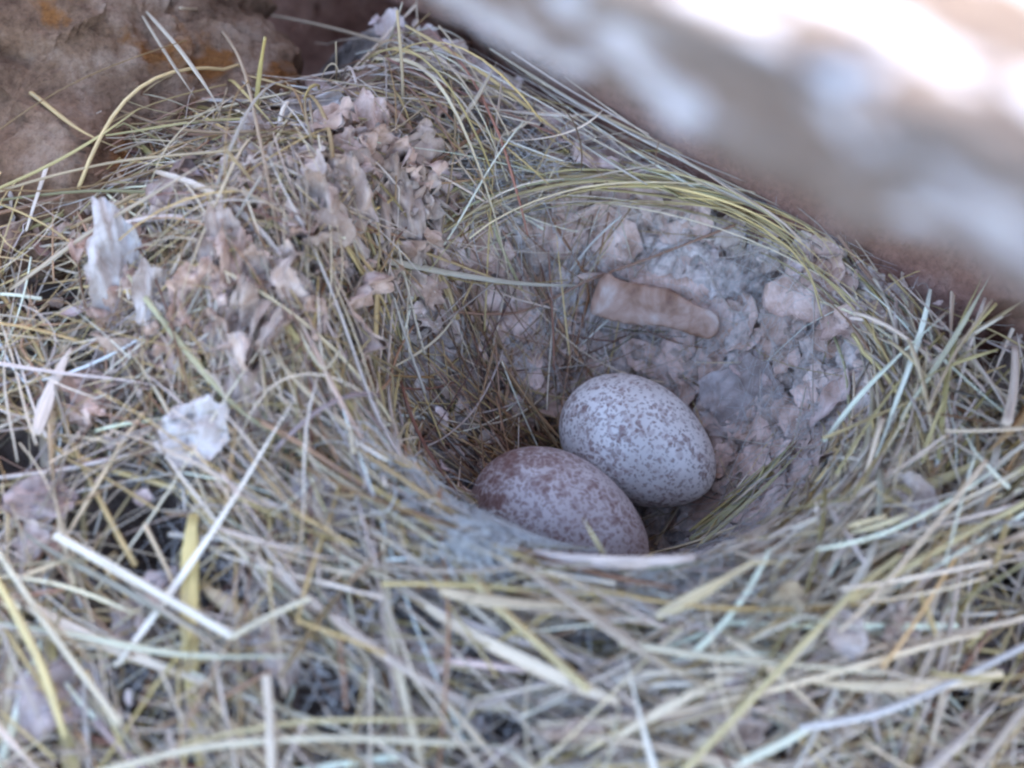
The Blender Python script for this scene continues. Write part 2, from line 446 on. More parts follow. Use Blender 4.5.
scatter_flakes()

# larger crumpled papery pieces worked into the left and upper rim, each a part of the nest
def papery():
    spots = [(RNG.uniform(230, 440), RNG.uniform(130, 340)) for _ in range(52)] + [(RNG.uniform(70, 270), RNG.uniform(200, 420)) for _ in range(24)] \
        + [(RNG.uniform(20, 980), RNG.uniform(625, 760)) for _ in range(14)]
    for q in spots:
        low = q[1] > 540
        c = surf(q[0], q[1], RNG.uniform(.04, .3) - .12 * low)
        nn = nrm_at(c[0], c[1]) + RNG.normal(0, .45, 3) + np.array([0, -.3, 0])
        tn = np.array([1.08, .93, .83]) * RNG.uniform(.75, 1.1)
        me = flakes('papery_scrap', c[None], np.array([RNG.uniform(.22, .52) * (.75 if low else 1)]), np.array([RNG.uniform(.7, 1.9)]), tn[None], nn[None], 1.0, 25, .45,
                    np.array([[RNG.normal(-.1, .3), .3, 1.0 if not low else .1]]))
        o = link('papery_scrap', me, MAT_FLAKE if RNG.random() < .35 else MAT_PALE, nest); own(o, c)

papery()

# ---- strands
PAL = np.array([[.56, .50, .34], [.64, .58, .44], [.52, .47, .40], [.62, .59, .53], [.56, .47, .22], [.46, .36, .18],
                [.34, .22, .13], [.21, .12, .07], [.50, .45, .23], [.78, .74, .62]])
def palette(n, w):
    w = np.array(w, float); w /= w.sum()
    c = PAL[RNG.choice(len(PAL), n, p=w)]
    return np.clip(c * np.array([1.0, .838, .785]) * RNG.normal(1.0, .28, (n, 1)) + RNG.normal(0, .012, (n, 3)), .03, .85)

def strands(x0, y0, th0, length, lift, K=14, bend=None, kink=.15, wob=.25, stiff=True, tmin=None, tmax=None, minlift=-.08, thin=True):
    n = len(x0); s = np.linspace(-.5, .5, K)[None] * length[:, None]
    if bend is None: bend = RNG.normal(0, .07, n)
    ph = RNG.random((n, 2)) * 6.28
    th = th0[:, None] + bend[:, None] * s + wob * .3 * np.sin(s * .9 + ph[:, :1]) + wob * .12 * np.sin(s * 2.3 + ph[:, 1:])
    kk = (RNG.random(n) < kink)[:, None] * (s > RNG.uniform(-.3, .4, n)[:, None] * length[:, None]) * RNG.normal(0, .8, n)[:, None]
    th = th + kk
    ds = (length / (K - 1))[:, None]
    dx = np.cos(th) * ds; dy = np.sin(th) * ds
    x = np.cumsum(dx, 1); y = np.cumsum(dy, 1); m = K // 2
    x = x - x[:, m:m + 1] + x0[:, None]; y = y - y[:, m:m + 1] + y0[:, None]
    z, t = macro(x, y)
    ok = np.ones(n, bool)
    gap = fbm(np.stack([x[:, m] * .5, y[:, m] * .5, 0 * y[:, m]], -1), 3, 700)
    ok &= (RNG.random(n) < .35 + .65 * sstep(-.3, .12, gap)) if thin else True
    lift = lift * (1 + .8 * fbm(np.stack([x[:, m] * .8, y[:, m] * .8, 0 * y[:, m] + 4], -1), 2, 720))
    for hx, hy, hr, hd in HOLES:
        dmin = np.hypot(x - hx, y - hy).min(1)
        ok &= ~((dmin < hr * .75) & (RNG.random(n) < .82))
    for q in (0, m, K - 1):
        ok &= ~((x[:, q] * .56 + y[:, q] * .83 > 3.45) & (RNG.random(n) < .93))
    ok &= ~((np.hypot((x[:, m] + 3.9) / 1.9, (y[:, m] - 2.3) / 1.9) < 1) & (RNG.random(n) < .0))
    ok &= ~((x[:, m] < -4.7) & (y[:, m] > 2.5 + .15 * (x[:, m] + 8)) & (RNG.random(n) < .74))
    ok &= ~((np.hypot((x[:, m] + 4.5), (y[:, m] - 5.5)) < 1.5) & (RNG.random(n) < .8))
    if tmin is not None: ok &= (t.min(1) > tmin + np.where(RNG.random(n) < .12, -.12, .03))
    if tmax is not None: ok &= (t.max(1) < tmax)
    if stiff:
        B = np.stack([np.ones(K), s[0] / length.max(), (s[0] / length.max()) ** 2], -1)
        u = np.linspace(-1, 1, K); B = np.stack([np.ones(K), u, u * u], -1)
        co = np.linalg.lstsq(B, z.T, rcond=None)[0]; zf = (B @ co).T
        # raise so it never sinks deep
        zf = zf + np.clip((z - zf).max(1, keepdims=True) - .12, 0, 9) * .8
        zz = np.maximum(zf, z + minlift)
        z = zz
    z = z + lift[:, None] + .08 * np.sin(s * 1.1 + ph[:, :1]) 
    tilt = RNG.normal(0, .035, n)
    z = z + tilt[:, None] * s
    return np.stack([x, y, z], -1)[ok], ok

def taper(n, K, r, kind):
    u = np.linspace(0, 1, K)[None]
    blade = np.clip(1.25 * (1 - u) ** .55, .12, 1) * (.55 + .45 * np.clip(u * 6, 0, 1))
    stem = np.broadcast_to(1 - .25 * u, (n, K))
    return r[:, None] * np.where(kind[:, None], blade, stem)

ALL = []      # (pts, rad, col, aspect, twist)
def family(pts, ok, r, w, blade_p=.5, asp=(.12, .3), tw=1.0):
    n, K = pts.shape[:2]
    r = r[ok]
    kind = RNG.random(n) < blade_p
    a = np.where(kind, RNG.uniform(asp[0], asp[1], n), RNG.uniform(.7, 1, n))
    rr = taper(n, K, np.where(kind, r * 1.35, r * .85), kind)
    flip = RNG.random(n) < .5
    pts = np.where(flip[:, None, None], pts[:, ::-1], pts)
    twist = RNG.normal(0, .5, n)[:, None] + np.linspace(0, 1, K)[None] * RNG.normal(0, tw, n)[:, None]
    ALL.append((pts, rr, palette(n, w), a, twist))

def ring_pos(n, t0, t1, a0, a1, pw=1.0):
    a = RNG.uniform(a0, a1, n); t = t0 + (t1 - t0) * RNG.random(n) ** pw
    x = t * np.cos(a) * 3.3; y = t * np.sin(a) * np.where(np.sin(a) < 0, 2.75, 3.35)
    tang = np.arctan2(np.cos(a), -np.sin(a))
    return x, y, tang, t

D = math.radians
# A front and right rim, laid round the cup
x, y, tg, t = ring_pos(3700, .98, 2.9, D(-140), D(22), 1.15)
n = len(x)
p, ok = strands(x, y, tg + RNG.normal(0, .42, n) * (1 + (RNG.random(n) < .2)), RNG.uniform(1.0, 5.5, n), RNG.uniform(-.12, .38, n), bend=np.clip(1 / (t * 3.3), 0, .3) * RNG.uniform(.1, 1.1, n), tmin=.93)
family(p, ok, RNG.lognormal(math.log(.024), .5, n).clip(.006, .065), [5, 6, 5, 6, 3, 2, 1.4, 1.2, .6, 7])
x, y, tg, t = ring_pos(150, 1.15, 2.9, D(-175), D(15), 1.0)
n = len(x)
p, ok = strands(x, y, tg + RNG.normal(0, .5, n), RNG.uniform(1.2, 4.0, n), RNG.uniform(.1, .42, n), bend=np.clip(1 / (t * 3.3), 0, .3) * RNG.uniform(.1, 1.1, n), tmin=1.0, thin=False)
family(p, ok, RNG.uniform(.045, .085, n), [4, 5, 6, 6, 1.5, 1, 1, .6, 1, 4], .9, (.08, .18))
# short broken pieces and bent ends right along the front lip of the cup
x, y, tg, t = ring_pos(1500, .80, 1.2, D(-176), D(-12), 1.0)
n = len(x)
p, ok = strands(x, y, tg + RNG.normal(0, .45, n), RNG.uniform(.5, 2.4, n), RNG.uniform(.02, .26, n), bend=np.full(n, .25), tmin=.74, thin=False, kink=.3)
p[:, :, 2] += (RNG.normal(0, .10, len(p))[:, None] * np.linspace(-1, 1, 14)[None])
family(p, ok, RNG.lognormal(math.log(.02), .45, n).clip(.006, .05), [6, 7, 5, 6, 4, 2, 1.4, 1.2, .6, 7], .6)
# crossing straws, front and left
n = 900; x = RNG.uniform(-9, 6, n); y = RNG.uniform(-8, 0, n)
p, ok = strands(x, y, RNG.uniform(-1.2, 1.2, n), RNG.uniform(1.2, 4.5, n), RNG.uniform(0, .42, n), tmin=.98, kink=.3)
family(p, ok, RNG.lognormal(math.log(.02), .4, n).clip(.008, .05), [4, 5, 4, 5, 3, 2, 2, 1, 2, 4])
# fine fibres tangled between the straws
n = 3200; x = RNG.uniform(-9, 6.5, n); y = RNG.uniform(-7.5, 5, n)
p, ok = strands(x, y, RNG.uniform(-3.1, 3.1, n), RNG.uniform(.6, 2.6, n), RNG.uniform(.05, .5, n), tmin=.95, kink=.3, wob=2.2, bend=RNG.normal(0, .5, n))
family(p, ok, RNG.uniform(.004, .011, n), [4, 5, 5, 6, 3, 2, 1.6, 1.2, 1, 4])
# B tangled left side
n = 2700; x = RNG.uniform(-10, -2.0, n); y = RNG.uniform(-4.5, 4.4, n)
p, ok = strands(x, y, RNG.normal(-.75, .8, n), RNG.uniform(1.2, 5.0, n), RNG.uniform(-.12, .4, n), tmin=.86, kink=.25, wob=.5)
family(p, ok, RNG.lognormal(math.log(.017), .45, n).clip(.007, .045), [4, 4, 3, 3, 4, 5, 4, 2, .6, 2.5])
n = 420; x = RNG.uniform(-6.5, -1.6, n); y = RNG.uniform(-.5, 4.8, n)
p, ok = strands(x, y, RNG.normal(-1.1, .9, n), RNG.uniform(1.0, 4.0, n), RNG.uniform(.12, .45, n), tmin=.8, kink=.2, wob=.6, thin=False)
family(p, ok, RNG.lognormal(math.log(.014), .4, n).clip(.006, .032), [3, 3, 3, 3, 4, 5, 4, 2.5, 0, 2.5])
# C grasses laid in an arc over the back of the cup
x, y, tg, t = ring_pos(150, .97, 1.25, D(15), D(135))
n = len(x)
p, ok = strands(x, y, tg + RNG.normal(0, .12, n), RNG.uniform(2.5, 6, n), RNG.uniform(.0, .22, n), bend=np.full(n, .27) * RNG.uniform(.6, 1.1, n), K=16, wob=.12, kink=.03)
family(p, ok, RNG.lognormal(math.log(.013), .35, n).clip(.006, .03), [3, 3, 4, 4, 3, 1, .5, .2, 5, 3], .6)
# behind: between cup and slab
n = 560; x = RNG.uniform(-6, 5.5, n); y = RNG.uniform(2.5, 6.0, n)
p, ok = strands(x, y, RNG.normal(-.45, .4, n), RNG.uniform(1.2, 4.5, n), RNG.uniform(-.05, .3, n), tmin=1.02)
family(p, ok, RNG.lognormal(math.log(.014), .4, n).clip(.006, .03), [3, 3, 5, 5, 3, 3, 2, 1, 2, 2])
# D thin stems down the inner walls, mostly left
x, y, tg, t = ring_pos(560, .25, .98, D(100), D(265))
n = len(x)
p, ok = strands(x, y, tg + D(90) + RNG.normal(0, 1.0, n), RNG.uniform(1.0, 3.2, n), RNG.uniform(-.02, .2, n), stiff=False, K=12, tmax=1.12, kink=.2)
family(p, ok, RNG.lognormal(math.log(.012), .4, n).clip(.005, .026), [1, 1, 1.5, 1.5, 1, 5, 8, 7, .2, .6], .4)
x, y, tg, t = ring_pos(110, .35, 1.0, D(-60), D(100))
n = len(x)
p, ok = strands(x, y, tg + RNG.normal(0, .7, n), RNG.uniform(.6, 2.4, n), RNG.uniform(-.02, .12, n), stiff=False, K=12, tmax=1.15, kink=.2)
family(p, ok, RNG.lognormal(math.log(.008), .4, n).clip(.003, .018), [2, 2, 4, 5, 2, 1, 1.5, 1.5, 1, 1], .4)
n = 34; x = RNG.uniform(-9.5, -4.8, n); y = RNG.uniform(1.8, 4.8, n)
p, ok = strands(x, y, np.where(RNG.random(n) < .5, RNG.normal(.45, .35, n), RNG.normal(-.6, .5, n)), RNG.uniform(1.8, 5.5, n), RNG.uniform(.25, .8, n), thin=False, kink=.15)
p = p[:, :, :]; p[:, :, 2] += .35 * sstep(2.5, 5.5, p[:, :, 1])
ALL_OVER = (p, RNG.uniform(.012, .03, n)[ok])
family(p, np.ones(len(p), bool), ALL_OVER[1], [3, 3, 3, 3, 3, 4, 3, 1, 0, 1], .5)
n = 170; x = RNG.uniform(-5.0, -1.2, n); y = RNG.uniform(4.0, 6.2, n)
p, ok = strands(x, y, RNG.normal(-.5, .7, n), RNG.uniform(1.5, 4, n), RNG.uniform(.1, .6, n), thin=False, kink=.2)
family(p, np.ones(len(p), bool), RNG.uniform(.01, .026, n)[ok], [3, 3, 3, 3, 3, 4, 3, 1, 0, 1], .5)
# the yellow-green sweep over the back rim, and pale straws lying along the foot of the slab
def along(pix, n, jx, jl, rr, w, K=14):
    c = np.array([surf(*q) for q in pix]); base = spline(c, 60); out = []
    for i in range(n):
        a0 = int(RNG.uniform(0, 30)); a1 = int(RNG.uniform(a0 + 16, 59)); u = np.linspace(a0, a1, K)
        p = np.stack([np.interp(u, np.arange(60), base[:, k]) for k in range(3)], -1)
        off = RNG.normal(0, jx, 3) * np.array([1, 1, .3]); sk = RNG.normal(0, jx * .8, 3) * np.array([1, 1, .2])
        p = p + off + np.linspace(-1, 1, K)[:, None] * sk + jl * np.array([0, 0, 1]) * RNG.random()
        p[:, 2] = np.maximum(p[:, 2], H(p[:, 0], p[:, 1]) + .02)
        out.append(p)
    out = np.array(out); family(out, np.ones(n, bool), RNG.uniform(rr * .6, rr * 1.4, n), w, .7)
def spline(ctrl, K):
    ctrl = np.asarray(ctrl, float); n = len(ctrl)
    u = np.linspace(0, n - 1, K); i = np.clip(np.floor(u).astype(int), 0, n - 2); f = (u - i)[:, None]
    g = lambda j: ctrl[np.clip(j, 0, n - 1)]
    a, b, c, d = g(i - 1), g(i), g(i + 1), g(i + 2)
    return .5 * (2 * b + (c - a) * f + (2 * a - 5 * b + 4 * c - d) * f ** 2 + (3 * b - a - 3 * c + d) * f ** 3)
along([(405, 270, .1), (470, 208, .15), (560, 180, .2), (660, 184, .2), (750, 208, .2), (820, 255, .15), (850, 330, .1)], 22, .2, .2, .018, [.5, .5, 0, 0, 2, 1, 0, 0, 9, .5])
along([(490, 60, .2), (560, 105, .2), (640, 150, .15), (720, 190, .15), (800, 230, .15), (860, 300, .1)], 26, .24, .2, .015, [2, 3, 3, 6, 0, 0, .5, .3, 2, 5])
along([(860, 470, .2), (900, 400, .25), (950, 340, .35), (1010, 290, .5)], 16, .3, .15, .024, [1, 1, 1, 2, 1, 0, 0, 0, 6, 3])
along([(830, 600, .3), (900, 560, .3), (970, 500, .35), (1040, 430, .4)], 60, .5, .3, .028, [2, 3, 2, 3, 2, 1, .5, .5, 4, 4])
along([(690, 545, .06), (740, 500, .06), (800, 440, .08)], 26, .09, .05, .018, [1, 1, 1, 1, 3, 1, .5, .3, 7, 0])
# right side, greenish blades sloping up and outward
n = 420; x = RNG.uniform(3.2, 7.5, n); y = RNG.uniform(-2.5, 3.5, n)
p, ok = strands(x, y, RNG.normal(.95, .3, n), RNG.uniform(1.2, 3.6, n), RNG.uniform(0, .25, n), tmin=1.0)
family(p, ok, RNG.lognormal(math.log(.022), .35, n).clip(.01, .045), [3, 3, 4, 4, 2, 1, .5, .3, 6, 3], .75)

# merge: nearest, widest 100 become stems of their own; the rest is one mass
by = {}
for pts, rr, c, a, tw in ALL:
    K = pts.shape[1]
    if K != 14:
        u = np.linspace(0, K - 1, 14); i = np.floor(u).astype(int).clip(0, K - 2); f = u - i
        pts = pts[:, i] * (1 - f)[None, :, None] + pts[:, i + 1] * f[None, :, None]
        rr = rr[:, i] * (1 - f) + rr[:, i + 1] * f; tw = tw[:, i] * (1 - f) + tw[:, i + 1] * f
    by.setdefault('p', []).append(pts); by.setdefault('r', []).append(rr); by.setdefault('c', []).append(c); by.setdefault('a', []).append(a); by.setdefault('t', []).append(tw)
P_, R_, C_, A_, T_ = (np.concatenate(by[k]) for k in 'prcat')
mid = P_[:, 7] - CAM
dd = mid @ FWD; px = 512 + mid @ RIGHT / dd * FPX; py = 384 - mid @ UP / dd * FPX
inv = (px > 30) & (px < 990) & (py > 60) & (py < 740)
top = P_[:, 7, 2] - H(P_[:, 7, 0], P_[:, 7, 1])
score = R_.mean(1) * np.linalg.norm(P_[:, -1] - P_[:, 0], axis=1) * np.where(inv, 1, 0) * np.clip(top, 0, .5) ** 1.0
order = np.argsort(-score); own_ids = order[:98]; rest = order[98:]
me = tubes('straw_mass', P_[rest], R_[rest], C_[rest], A_[rest], T_[rest], NS=5)
o = link('straw_mass', me, MAT_STRAW, nest); o['kind'] = 'stuff'
for i in own_ids:
    me = tubes('grass_stem', P_[i:i+1], R_[i:i+1], C_[i:i+1], A_[i:i+1], T_[i:i+1], NS=8)
    o = link('grass_stem', me, MAT_STRAW, nest); own(o, P_[i, 7])

# plant down: very fine curly fibres
def hairs(name, C, spread, n, length, rad, col, curl=1.0, K=12, lift=(.0, .2), seed=0):
    x = C[0] + RNG.normal(0, spread[0], n); y = C[1] + RNG.normal(0, spread[1], n)
    z = H(x, y) + RNG.uniform(*lift, n)
    dirs = RNG.normal(size=(n, 3)); dirs[:, 2] *= .5; dirs /= np.linalg.norm(dirs, axis=1, keepdims=True)
    pts = np.zeros((n, K, 3)); pts[:, 0] = np.stack([x, y, z], -1)
    L = length * RNG.uniform(.5, 1.4, n) / K
    axis = RNG.normal(size=(n, 3)); axis /= np.linalg.norm(axis, axis=1, keepdims=True)
    for k in range(1, K):
        axis += RNG.normal(size=(n, 3)) * .4; axis /= np.linalg.norm(axis, axis=1, keepdims=True)
        dirs = dirs + np.cross(axis, dirs) * .35 * curl; dirs[:, 2] *= .96; dirs /= np.linalg.norm(dirs, axis=1, keepdims=True)
        q = pts[:, k-1] + dirs * L[:, None]
        q[:, 2] = np.clip(q[:, 2], H(q[:, 0], q[:, 1]) - .05, H(q[:, 0], q[:, 1]) + lift[1] + .12)
        pts[:, k] = q
    c = np.clip(np.array(col)[None] * RNG.normal(1, .08, (n, 1)), 0, .9)
    return pts, np.full((n, K), rad) * RNG.uniform(.6, 1.4, n)[:, None], c
hp = []
def down(px, py, sx, sy, n, length=.9, rad=.003, col=(.8, .78, .78), curl=1.0, lift=(0, .2)):
    c = surf(px, py, .1); hp.append(hairs('h', c, (sx, sy), n, length, rad, col, curl, lift=lift))
down(500, 552, .26, .08, 420, 1.1, .005, (1.05, 1.02, 1.02), lift=(.1, .5))
down(430, 525, .3, .12, 90, 1.1, .004, (1.05, 1.05, 1.08), lift=(.05, .38))
down(640, 590, .5, .10, 500, .7, .0035, (.95, .95, .95), lift=(.05, .35))
down(410, 500, .35, .35, 120, 1.0, .0035)
down(760, 525, .35, .25, 200, .8, .002)
down(850, 330, .4, .7, 60, 1.0, .002)
down(480, 150, .5, .4, 400, 1.0, .0035)
down(300, 440, .8, .6, 160, 1.3, .0035)
down(780, 260, .6, .5, 90, 1.2, .002)
down(620, 330, 1.4, .9, 60, 1.1, .002)
down(250, 600, 1.6, .9, 220, 1.4, .0045)
down(700, 640, 1.8, .8, 220, 1.4, .0045)
down(400, 680, 2.2, .9, 220, 1.4, .0045)
down(720, 330, .9, .7, 230, 1.7, .0026, (1.0, .88, .82), curl=.35, lift=(0, .1))
down(600, 240, .9, .4, 110, 1.6, .0026, (1.0, .88, .82), curl=.35, lift=(0, .1))
down(830, 430, .4, .6, 180, 1.6, .0026, (1.0, .9, .86), curl=.35, lift=(0, .1))
down(478, 562, .16, .06, 520, .55, .006, (1.15, 1.12, 1.12), lift=(.12, .42))
down(400, 488, .12, .08, 60, 1.0, .008, (1.15, 1.12, 1.12), lift=(.12, .42))
hpz = [np.concatenate([h[k] for h in hp]) for k in range(3)]
me = tubes('plant_down', hpz[0], hpz[1], hpz[2], 1.0, None, NS=3)
o = link('plant_down', me, MAT_HAIR, nest); o['kind'] = 'stuff'

# ------------------------------------------------------------------ single straws that stand out
def tag(o, label, cat, group=None):
    o['label'] = label; o['category'] = cat
    if group: o['group'] = group

def spline(ctrl, K):
    ctrl = np.asarray(ctrl, float); n = len(ctrl)
    u = np.linspace(0, n - 1, K); i = np.clip(np.floor(u).astype(int), 0, n - 2); f = (u - i)[:, None]
    g = lambda j: ctrl[np.clip(j, 0, n - 1)]
    a, b, c, d = g(i - 1), g(i), g(i + 1), g(i + 2)
    return .5 * (2 * b + (c - a) * f + (2 * a - 5 * b + 4 * c - d) * f ** 2 + (3 * b - a - 3 * c + d) * f ** 3)

def hero(name, cat, label, pix, rad, col, aspect=.8, pointed=False, node=None, K=26, group='loose dry grass stems lying on the nest'):
    ctrl = [P3(*q[:3]) if len(q) == 4 else surf(q[0], q[1], q[2]) for q in pix]   # 4th value: the third is a distance
    pts = spline(ctrl, K)
    L = np.concatenate([[0], np.cumsum(np.linalg.norm(np.diff(pts, axis=0), axis=1))])
    u = L / L[-1]
    r = np.full(K, rad)
    r = r * (1 + .06 * np.sin(u * 9 + rad * 100))
    if pointed: r = r * np.clip((1 - u) * 3, .12, 1) * np.clip(.5 + u * 4, 0, 1)
    if node is not None: r = r * (1 + .4 * np.exp(-((u - node) / .018) ** 2))
    tw = np.linspace(0, .5, K)[None]
    me = tubes(name, pts[None], r[None], np.array([col]) * np.array([[.98, .88, .80]]), aspect, tw, NS=10)
    o = link(name, me, MAT_STRAW); own(o, pts[K // 2]); tag(o, label, cat, group)
    return o

YEL, PALE_, GREY, TAN, BRN, GRN, WHT = (.58, .50, .29), (.64, .59, .46), (.58, .56, .55), (.47, .37, .24), (.33, .22, .15), (.50, .49, .31), (.74, .71, .64)
hero('straw', 'straw', 'thick pale straw slanting down to a corner at lower left, brightest of all', [(55, 535, .62), (140, 583, .6), (232, 636, .58)], .055, WHT, .85)
hero('straw', 'straw', 'short pale straw rising right from the lower end of the brightest thick straw', [(230, 638, .6), (270, 616, .62), (310, 598, .6)], .036, PALE_, .8)
hero('straw', 'straw', 'long thin yellow blade slanting down from the white papery leaf toward the cup', [(128, 275, .55), (190, 355, .5), (240, 410, .5), (305, 452, .4)], .042, GRN, .35, True)
hero('straw', 'straw', 'golden straw with a cut end slanting down right below the lower egg', [(452, 562, .35), (510, 618, .48), (588, 690, .62)], .048, YEL, .85)
hero('straw', 'straw', 'short yellow straw tip standing over the right end of the lower egg', [(626, 592, 24.1, 1), (603, 553, 24.0, 1), (583, 518, 23.9, 1)], .026, YEL, .6, True)
hero('straw', 'straw', 'long golden straw crossing from the bottom edge up right past the cup', [(680, 775, .6), (760, 690, .62), (845, 600, .6), (900, 555, .5)], .043, YEL, .8, node=.55)
hero('straw', 'straw', 'long yellow straw at the right edge slanting up out of the frame', [(850, 600, .55), (940, 548, .6), (1030, 500, .65)], .042, YEL, .8)
hero('straw', 'straw', 'wide pale flat blade lying level below the cup, between two golden straws', [(620, 642, .5), (700, 655, .55), (790, 664, .55), (886, 672, .5)], .05, PALE_, .45)
hero('straw', 'straw', 'broad grey white blade curving up to the right edge near the bottom', [(800, 728, .6), (880, 712, .66), (960, 678, .66), (1035, 640, .6)], .052, (.68, .67, .68), .35)
hero('straw', 'straw', 'slender straw running down left edge to a knot above the bottom corner', [(-10, 540, .6), (50, 630, .6), (120, 724, .62)], .043, PALE_, .8, node=.97)
hero('straw', 'straw', 'upright knotted straw standing near the bottom edge under the bent pair', [(272, 780, .7), (270, 720, .7), (266, 676, .6)], .055, (.62, .54, .46), .85, node=.35)
hero('straw', 'straw', 'pale straw running level along the bottom edge at left', [(90, 775, .6), (200, 748, .65), (330, 738, .65), (480, 745, .55)], .045, PALE_, .6)
hero('straw', 'straw', 'thin straw running level just above the bottom left straw', [(180, 745, .55), (300, 722, .6), (440, 720, .55)], .03, YEL, .7)
hero('straw', 'straw', 'green tinged blade lying level across the lower left corner', [(-10, 622, .5), (80, 636, .5), (190, 655, .5), (330, 655, .4)], .05, (.58, .60, .47), .3, True)
hero('straw', 'straw', 'golden straw bowed over the left rock, thick end at left edge', [(-15, 62, .9), (30, 92, 1.0), (80, 130, .9), (128, 152, .7)], .034, (.50, .37, .18), .6, True)
hero('straw', 'straw', 'upright golden stub standing in the dark gap between the two rocks', [(256, 106, .5), (260, 70, 1.0), (265, 38, 1.5)], .036, (.52, .42, .17), .6)
hero('straw', 'straw', 'tall thin stem leaning over the left rock down to the tangle', [(206, 12, 1.2), (240, 60, 1.0), (262, 150, .6), (280, 250, .4)], .022, (.42, .31, .22), .8)
hero('straw', 'straw', 'long tan stem slanting up right across the left rock foot', [(-10, 194, .8), (60, 174, .8), (130, 160, .7), (240, 150, .6)], .022, TAN, .8)
hero('straw', 'straw', 'forked pale stem slanting from left edge up over the tangle', [(10, 290, .6), (90, 232, .8), (160, 190, .9), (225, 150, .8)], .036, (.46, .38, .29), .5, True)
hero('straw', 'straw', 'pale curved blade arching over the left rock corner', [(145, 10, 1.2), (180, 50, 1.2), (212, 96, 1.0), (222, 120, .8)], .032, (.50, .44, .36), .4, True)
hero('straw', 'straw', 'narrow blade hanging beside the arched one over the left rock', [(140, 12, 1.2), (165, 52, 1.1), (195, 98, .9)], .026, (.46, .39, .31), .4, True)
hero('straw', 'straw', 'long tan stem lying along the top rock above the dark gap', [(180, 8, 1.3), (260, 14, 1.2), (340, 30, 1.1), (430, 58, .9)], .025, (.42, .32, .23), .8)
hero('straw', 'straw', 'thin upright stem in front of the reddish slab, left one', [(403, 125, .2), (402, 70, .9), (397, 10, 1.6)], .022, TAN, .7)
hero('straw', 'straw', 'thick tan stem leaning against the slab at the top of the cup', [(438, 142, .2), (470, 108, .6), (497, 62, 1.0)], .034, (.50, .42, .33), .7, True)
hero('straw', 'straw', 'thin vertical stem crossing the grey down patch behind the cup', [(494, 185, .2), (496, 130, .5), (503, 72, .9)], .016, (.40, .30, .24), .8)
hero('straw', 'straw', 'yellow green bundle end sloping out of the cup beside the upper egg', [(690, 540, .10), (740, 500, .12), (795, 440, .14)], .06, (.46, .44, .24), .3, True)
hero('straw', 'straw', 'grass blade lying next to the yellow green bundle', [(700, 545, .12), (760, 492, .15), (800, 452, .15)], .035, (.50, .46, .27), .35, True)
hero('straw', 'straw', 'small stub of straw poking out between the two eggs at right', [(655, 545, .1), (670, 520, .14), (684, 497, .14)], .026, (.42, .35, .27), .5)
hero('straw', 'straw', 'drooping green blade against the right wall of the cup', [(828, 322, .12), (846, 372, .15), (850, 440, .12)], .025, GRN, .35, True)
hero('straw', 'straw', 'stiff pale green blade pointing up right over the right rim', [(912, 402, .3), (950, 345, .5), (990, 276, .7)], .036, (.53, .54, .42), .35, True)
hero('straw', 'straw', 'dark thin twig curving down the right back of the cup', [(838, 235, .3), (858, 262, .2), (892, 305, .2)], .028, (.26, .16, .12), .9)
hero('straw', 'straw', 'thin reddish root arching across the cup above the brown chip', [(452, 312, .15), (520, 312, .2), (590, 280, .22), (650, 258, .2), (735, 225, .25)], .020, (.33, .19, .13), .9)
hero('straw', 'straw', 'olive grass blade dropping into the cup under the back arc', [(490, 215, .3), (505, 255, .15), (530, 305, .1)], .028, (.42, .40, .24), .35, True)
hero('straw', 'straw', 'pale thin straw pointing down left inside the cup wall', [(622, 215, .3), (590, 245, .2), (560, 285, .12)], .018, GREY, .7, True)
hero('straw', 'straw', 'yellow green grass sweeping in a long arc along the back rim', [(412, 255, .1), (470, 205, .3), (560, 180, .38), (660, 186, .4), (750, 206, .4), (850, 262, .3)], .024, (.50, .50, .30), .5, True, K=40)
hero('straw', 'straw', 'long thin pale straw laid against the slab edge', [(553, 90, .4), (620, 128, .35), (700, 170, .3), (780, 215, .3)], .018, (.62, .60, .56), .7, True)
hero('straw', 'straw', 'short bent straw shaped like a check mark on the left rim', [(296, 325, .5), (322, 368, .6), (340, 350, .6)], .016, PALE_, .8)

# papery leaf scraps
def scrap(label, px, py, size, asp, normal, spin, mat=MAT_PALE, lift=.3, rough=.5, tint=(1, 1, 1), G=19, curl=.8, name='leaf_scrap', cat='leaf scrap'):
    c = surf(px, py, lift)
    me = flakes(name, c[None], np.array([size]), np.array([asp]), np.array([tint]), np.array([normal], float), rough, G, curl, np.array([spin], float))
    o = link(name, me, mat); own(o, c); tag(o, label, cat)
    sub = o.modifiers.new('smooth', 'SUBSURF'); sub.levels = 1; sub.render_levels = 1
    return o
scrap('large white crumpled papery leaf standing at the left of the nest', 118, 275, .38, 2.3, (.25, -.75, .6), (-.1, .3, 1), rough=.75, lift=.45)
scrap('narrow curled strip of pale leaf right beside the large white leaf', 152, 300, .22, 2.2, (.3, -.7, .6), (.15, .3, 1), rough=.6, lift=.4, tint=(.95, .9, .87))
scrap('long brownish leaf strip hanging left of the cup', 222, 262, .26, 2.6, (-.1, -.75, .65), (-.15, .3, 1), rough=.7, tint=(.82, .72, .66), lift=.35)
scrap('flat whitish leaf piece under the long blade, left of cup rim', 192, 432, .52, .85, (-.1, -.3, .9), (1, 0, 0), lift=.45, rough=.4)
scrap('pale oval leaf piece lying in the tangle beside the dark gap', 305, 116, .24, 1.9, (.1, -.6, .8), (1, .2, .2), lift=.35, rough=.5)
scrap('small white tuft of leaf near the top of the nest', 384, 146, .3, .8, (0, -.5, .8), (1, .5, 0), lift=.35, rough=.7)
